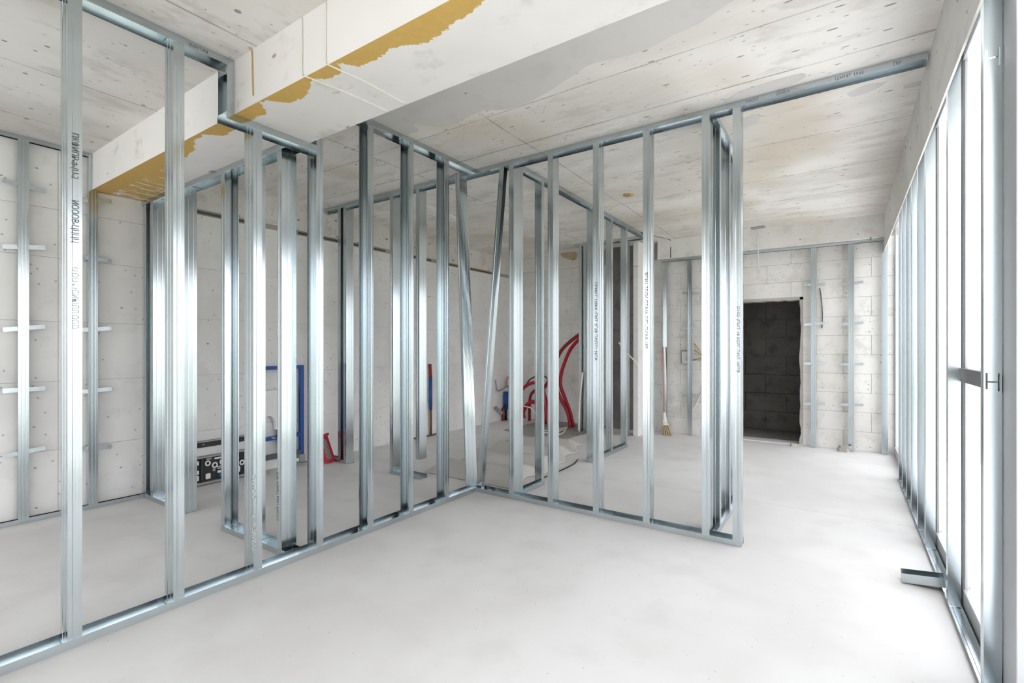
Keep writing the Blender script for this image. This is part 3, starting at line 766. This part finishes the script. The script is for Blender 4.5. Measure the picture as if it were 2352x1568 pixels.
HG = 'red conduits in the far corner'
cable('conduit', 'dark red conduit bending down from the far stud, upper of the pair', 'conduit', [(-3.63, 7.42, 1.60), (-3.85, 7.42, 1.46), (-4.05, 7.42, 1.28), (-4.18, 7.42, 1.02), (-4.28, 7.42, .78), (-4.40, 7.42, .62)], .030, 'redd', HG)
cable('conduit', 'bright red conduit looping from the far stud down to the floor', 'conduit', [(-3.66, 7.36, 1.50), (-3.83, 7.36, 1.32), (-3.95, 7.36, 1.08), (-4.02, 7.36, .86), (-4.02, 7.36, .68), (-3.93, 7.36, .46), (-3.84, 7.36, .24), (-3.78, 7.36, .02)], .030, 'red', HG)
cable('conduit', 'red conduit hanging beside the looping one, ending at the floor', 'conduit', [(-4.07, 7.28, .92), (-4.06, 7.28, .66), (-3.97, 7.28, .46), (-3.89, 7.28, .34), (-3.83, 7.28, .20), (-3.80, 7.28, .02)], .030, 'red', HG)
cable('conduit', 'red conduit arching low over the far corner floor', 'conduit', [(-4.90, 7.28, .03), (-4.87, 7.29, .34), (-4.80, 7.30, .56), (-4.62, 7.30, .70), (-4.45, 7.30, .72), (-4.33, 7.29, .62), (-4.28, 7.28, .40), (-4.25, 7.28, .03)], .030, 'red', HG)
cable('conduit', 'red conduit curled in a hoop on the far corner floor', 'conduit', [(-4.68, 7.22, .10), (-4.69, 7.22, .22), (-4.62, 7.24, .34), (-4.50, 7.24, .40), (-4.38, 7.22, .34), (-4.30, 7.2, .20), (-4.28, 7.18, .03)], .036, 'red', HG)
cable('conduit', 'short red conduit loop behind the slim studs', 'conduit', [(-4.74, 7.5, .02), (-4.73, 7.5, .42), (-4.64, 7.5, .56), (-4.52, 7.5, .58), (-4.40, 7.5, .46), (-4.36, 7.5, .03)], .026, 'redd', HG)
cable('cable', 'black cable arching over the red conduits', 'cable', [(-4.86, 7.55, .64), (-4.76, 7.55, .76), (-4.62, 7.55, .82), (-4.46, 7.58, .82), (-4.34, 7.6, .62), (-4.32, 7.62, .012)], .012, 'black')
cable('cable', 'white cable drooping between the red conduits', 'cable', [(-4.85, 7.10, .42), (-4.72, 7.10, .36), (-4.60, 7.10, .33), (-4.42, 7.10, .28), (-4.32, 7.10, .012)], .012, 'wire')
cable('cable', 'white conduit standing upright beside the far door gap', 'conduit', [(-3.52, 7.04, .006), (-3.51, 7.04, .45), (-3.46, 7.05, .95)], .016, 'wire')
for k, (dx, tx) in enumerate(((0, 'nearest the bright red conduit end'), (.1, 'second from the red conduit end'), (.2, 'farthest from the red conduit end'))):
    cable('cable', 'loose white wire end on the rough floor, ' + tx, 'cable', [(-3.80 + dx * .3, 7.2 - dx, .03), (-3.86 + dx, 7.0 - dx, .02), (-3.95 + dx * 1.6, 6.8 - dx, .016), (-4.02 + dx, 6.55, .015)], .010, 'wire')
cable('cable', 'dark cable strung across the pier in the far room', 'cable', [(-2.86, 7.06, 1.42), (-2.72, 7.06, 1.25), (-2.60, 7.07, 1.12), (-2.585, 7.08, 1.04)], .010, 'wire')
# cables on the beam
cable('beam_cable', 'white plastered cable down and under the beam, left of the pair', 'cable', [(-2.194, 1.397, 2.95), (-2.192, 1.396, 2.80), (-2.19, 1.396, 2.67), (-2.16, 1.41, 2.652), (-2.13, 1.60, 2.653), (-2.108, 1.86, 2.653)], .0035, 'wire')
cable('beam_cable', 'white plastered cable down and under the beam, right of the pair', 'cable', [(-2.003, 1.397, 2.95), (-2.005, 1.396, 2.80), (-2.003, 1.396, 2.67), (-1.985, 1.41, 2.652), (-1.965, 1.60, 2.653), (-1.965, 1.86, 2.653)], .004, 'wire')
cable('beam_cable', 'thin brown wire hanging on the beam face near the stud frame', 'cable', [(-2.655, 1.38, 2.952), (-2.655, 1.396, 2.93), (-2.65, 1.396, 2.80), (-2.645, 1.397, 2.70)], .004, 'foam')
# back beam wires
cable('ceiling_cable', 'thin wire running over the ceiling and down the far beam', 'cable', [(-2.44, 6.85, 2.996), (-2.36, 7.2, 2.995), (-2.24, 7.595, 2.99), (-2.235, 7.595, 2.85), (-2.235, 7.595, 2.72)], .006, 'brown')
pc_ = thing('pull_cord', 'thin white cord with a tag hanging in front of the far beam', 'cord', (-1.02, 7.55, 2.99))
part(MB().tube([(-1.02, 7.55, 2.985), (-1.018, 7.55, 2.7), (-1.013, 7.55, 2.44)], .007, 6), 'cord', 'wire', pc_)
part(MB().box(-1.035, -.995, 7.545, 7.555, 2.36, 2.44), 'tag', 'wire', pc_, bevel=.003)
part(MB().prism([(-1.10, 7.45), (-.93, 7.43), (-.92, 7.55), (-1.09, 7.57)], 2.988, 3.0), 'ceiling_plate', 'grey', pc_)
# ceiling fixtures
cb = thing('ceiling_box', 'ochre foam-filled recess spot on the ceiling of the back room', 'ceiling box', (-1.96, 5.1, 3.0))
part(MB().prism([(-2.01, 5.08), (-1.97, 5.05), (-1.92, 5.07), (-1.90, 5.12), (-1.94, 5.14), (-2.00, 5.12)], 2.985, 3.0), 'foam', 'foam', cb)
part(MB().box(-1.985, -1.93, 5.08, 5.115, 2.972, 2.99), 'stub', 'wood', cb, bevel=.004)
ls = thing('ceiling_batten', 'white batten fixed flat on the ceiling of the middle room', 'batten', (-4.08, 4.2, 3.0))
part(MB().box(-.075, .075, -.45, .60, 2.968, 3.0), 'body', 'white', ls, bevel=.003)
part(MB().box(-.055, .055, -.45, .60, 2.962, 2.969), 'cover', 'white', ls)
for o in ls.children: o.matrix_parent_inverse = Matrix.Rotation(math.radians(9), 4, 'Z') @ Matrix.Translation((0, 0, -3.0))

# ------------------------------------------------------------------ far wall things
jb = thing('junction_box', 'open square junction box with loose wires on the far wall', 'junction box', (-1.98, 7.79, 1.2))
part(MB().box(-2.13, -1.99, 7.775, 7.797, 1.10, 1.30), 'box', 'grey', jb)
part(MB().box(-2.115, -2.005, 7.77, 7.777, 1.12, 1.28), 'cover', 'block', jb)
for k in range(4):
    part(MB().tube(smoothpath([(-1.93, 7.79, 1.40 - k * .05), (-1.86, 7.74, 1.32 - k * .03), (-1.80, 7.73, 1.20), (-1.88, 7.74, 1.12 + k * .02), (-1.95, 7.78, 1.15)], 5), .006, 6), 'wire', 'wire' if k % 2 else 'foam', jb, smooth=True)
cable('cable', 'white cable loop hanging from the far wall behind the furring channel', 'cable', [(-2.10, 7.785, .64), (-2.08, 7.77, .46), (-1.98, 7.765, .38), (-1.90, 7.765, .48), (-1.84, 7.77, .62), (-1.80, 7.785, .66)], .009, 'wire')
cable('cable', 'pink wire pair curling on the far wall left of the doorway', 'cable', [(-1.66, 7.78, .90), (-1.74, 7.76, .84), (-1.77, 7.755, .68), (-1.70, 7.755, .52), (-1.64, 7.78, .34)], .008, 'pink')
cable('cable', 'short dark wire hanging beside the furring channel right of the doorway', 'cable', [(-.30, 7.785, 2.14), (-.285, 7.78, 2.02), (-.27, 7.78, 1.80), (-.275, 7.785, 1.60)], .006, 'darkgrey')
br = thing('broom', 'worn broom standing in the corner at the left end of the far wall', 'broom', (-2.30, 7.55, 0))
part(MB().tube([(-2.36, 7.62, 1.35), (-2.325, 7.58, .30)], .013, 8), 'handle', 'pink', br, smooth=True)
part(MB().tube([(-2.327, 7.58, .34), (-2.322, 7.575, .22), (-2.30, 7.55, .14)], [.020, .035, .05], 10), 'ferrule', 'wire', br)
random.seed(21)
bb = MB()
for k in range(70):
    a = random.uniform(0, 6.28); q = random.uniform(0, 1)
    bb.tube([(-2.31 + .035 * q * math.cos(a), 7.56 + .025 * q * math.sin(a), .20), (-2.27 + .10 * q * math.cos(a), 7.52 + .05 * q * math.sin(a), .004)], .004, 4)
o = part(bb, 'bristles', 'straw', br); o['kind'] = 'stuff'
for k, (x, y, z, w, l, h, lab) in enumerate(((-.04, 7.62, 0, .16, .10, .05, 'grey mortar chunk at the foot of the channel nearest the corner'), (-.60, 7.66, 0, .10, .08, .04, 'small mortar chunk at the doorway foot'), (-.02, 7.62, .05, .20, .06, .03, 'flat mortar shard on top of the grey chunk'))):
    random.seed(30 + k); m = MB().prism([(x + w / 2 * math.cos(i * 1.05) * random.uniform(.7, 1), y + l / 2 * math.sin(i * 1.05) * random.uniform(.7, 1)) for i in range(6)], z, z + h)
    tag(m.build('mortar_chunk', 'mortar'), lab, 'rubble')

# crumpled dust sheet on the floor of the back room
def sheet():
    nx, ny = 44, 60; x0, x1, y0, y1 = -3.75, -2.66, 3.82, 6.15
    vs = []
    for j in range(ny + 1):
        for i in range(nx + 1):
            u = i / nx; v = j / ny
            edge = min(u, 1 - u, v, 1 - v)
            x = x0 + (x1 - x0) * u + (.05 * math.sin(v * 26) * (u ** 3)) - .35 * v * v; y = y0 + (y1 - y0) * v
            z = .004 + min(1, edge * 9) * (.035 + .04 * 1.9 * abs(math.sin(v * 13 + .6 * math.sin(u * 5))) ** .7 + .010 * math.sin(u * 11 + v * 17))
            vs.append((x, y, max(.003, z)))
    fs = [(j * (nx + 1) + i, j * (nx + 1) + i + 1, (j + 1) * (nx + 1) + i + 1, (j + 1) * (nx + 1) + i) for j in range(ny) for i in range(nx)]
    o = MB().add(vs, fs).build('dust_sheet', 'sheet', smooth=True)
    sd = o.modifiers.new('thick', 'SOLIDIFY'); sd.thickness = .003; sd.offset = 1
    tag(o, 'crumpled grey dust sheet lying in folds on the back room floor', 'dust sheet')
sheet()
cable('cable', 'black and white cable snaking along the edge of the dust sheet', 'cable', [(-2.64, 5.25, .012), (-2.58, 5.05, .012), (-2.56, 4.8, .012), (-2.555, 4.5, .012), (-2.56, 4.2, .012)], .007, 'black')
cable('cable', 'small white cable loop on the floor behind the long frame', 'cable', [(-3.30, 4.62, .012), (-3.55, 4.75, .012), (-3.62, 5.0, .012), (-3.42, 5.1, .012), (-3.2, 4.95, .012)], .009, 'wire')

tb_ = thing('timber_block', 'rough timber wedge left under the ceiling over the far corner', 'timber', (-4.05, 7.66, 3.0))
part(MB().prism([(-4.15, 2.999), (-3.90, 2.999), (-3.90, 2.89), (-3.96, 2.87), (-4.13, 2.93)], 7.60, 7.72, ax=1), 'block', 'wood', tb_, bevel=.006)
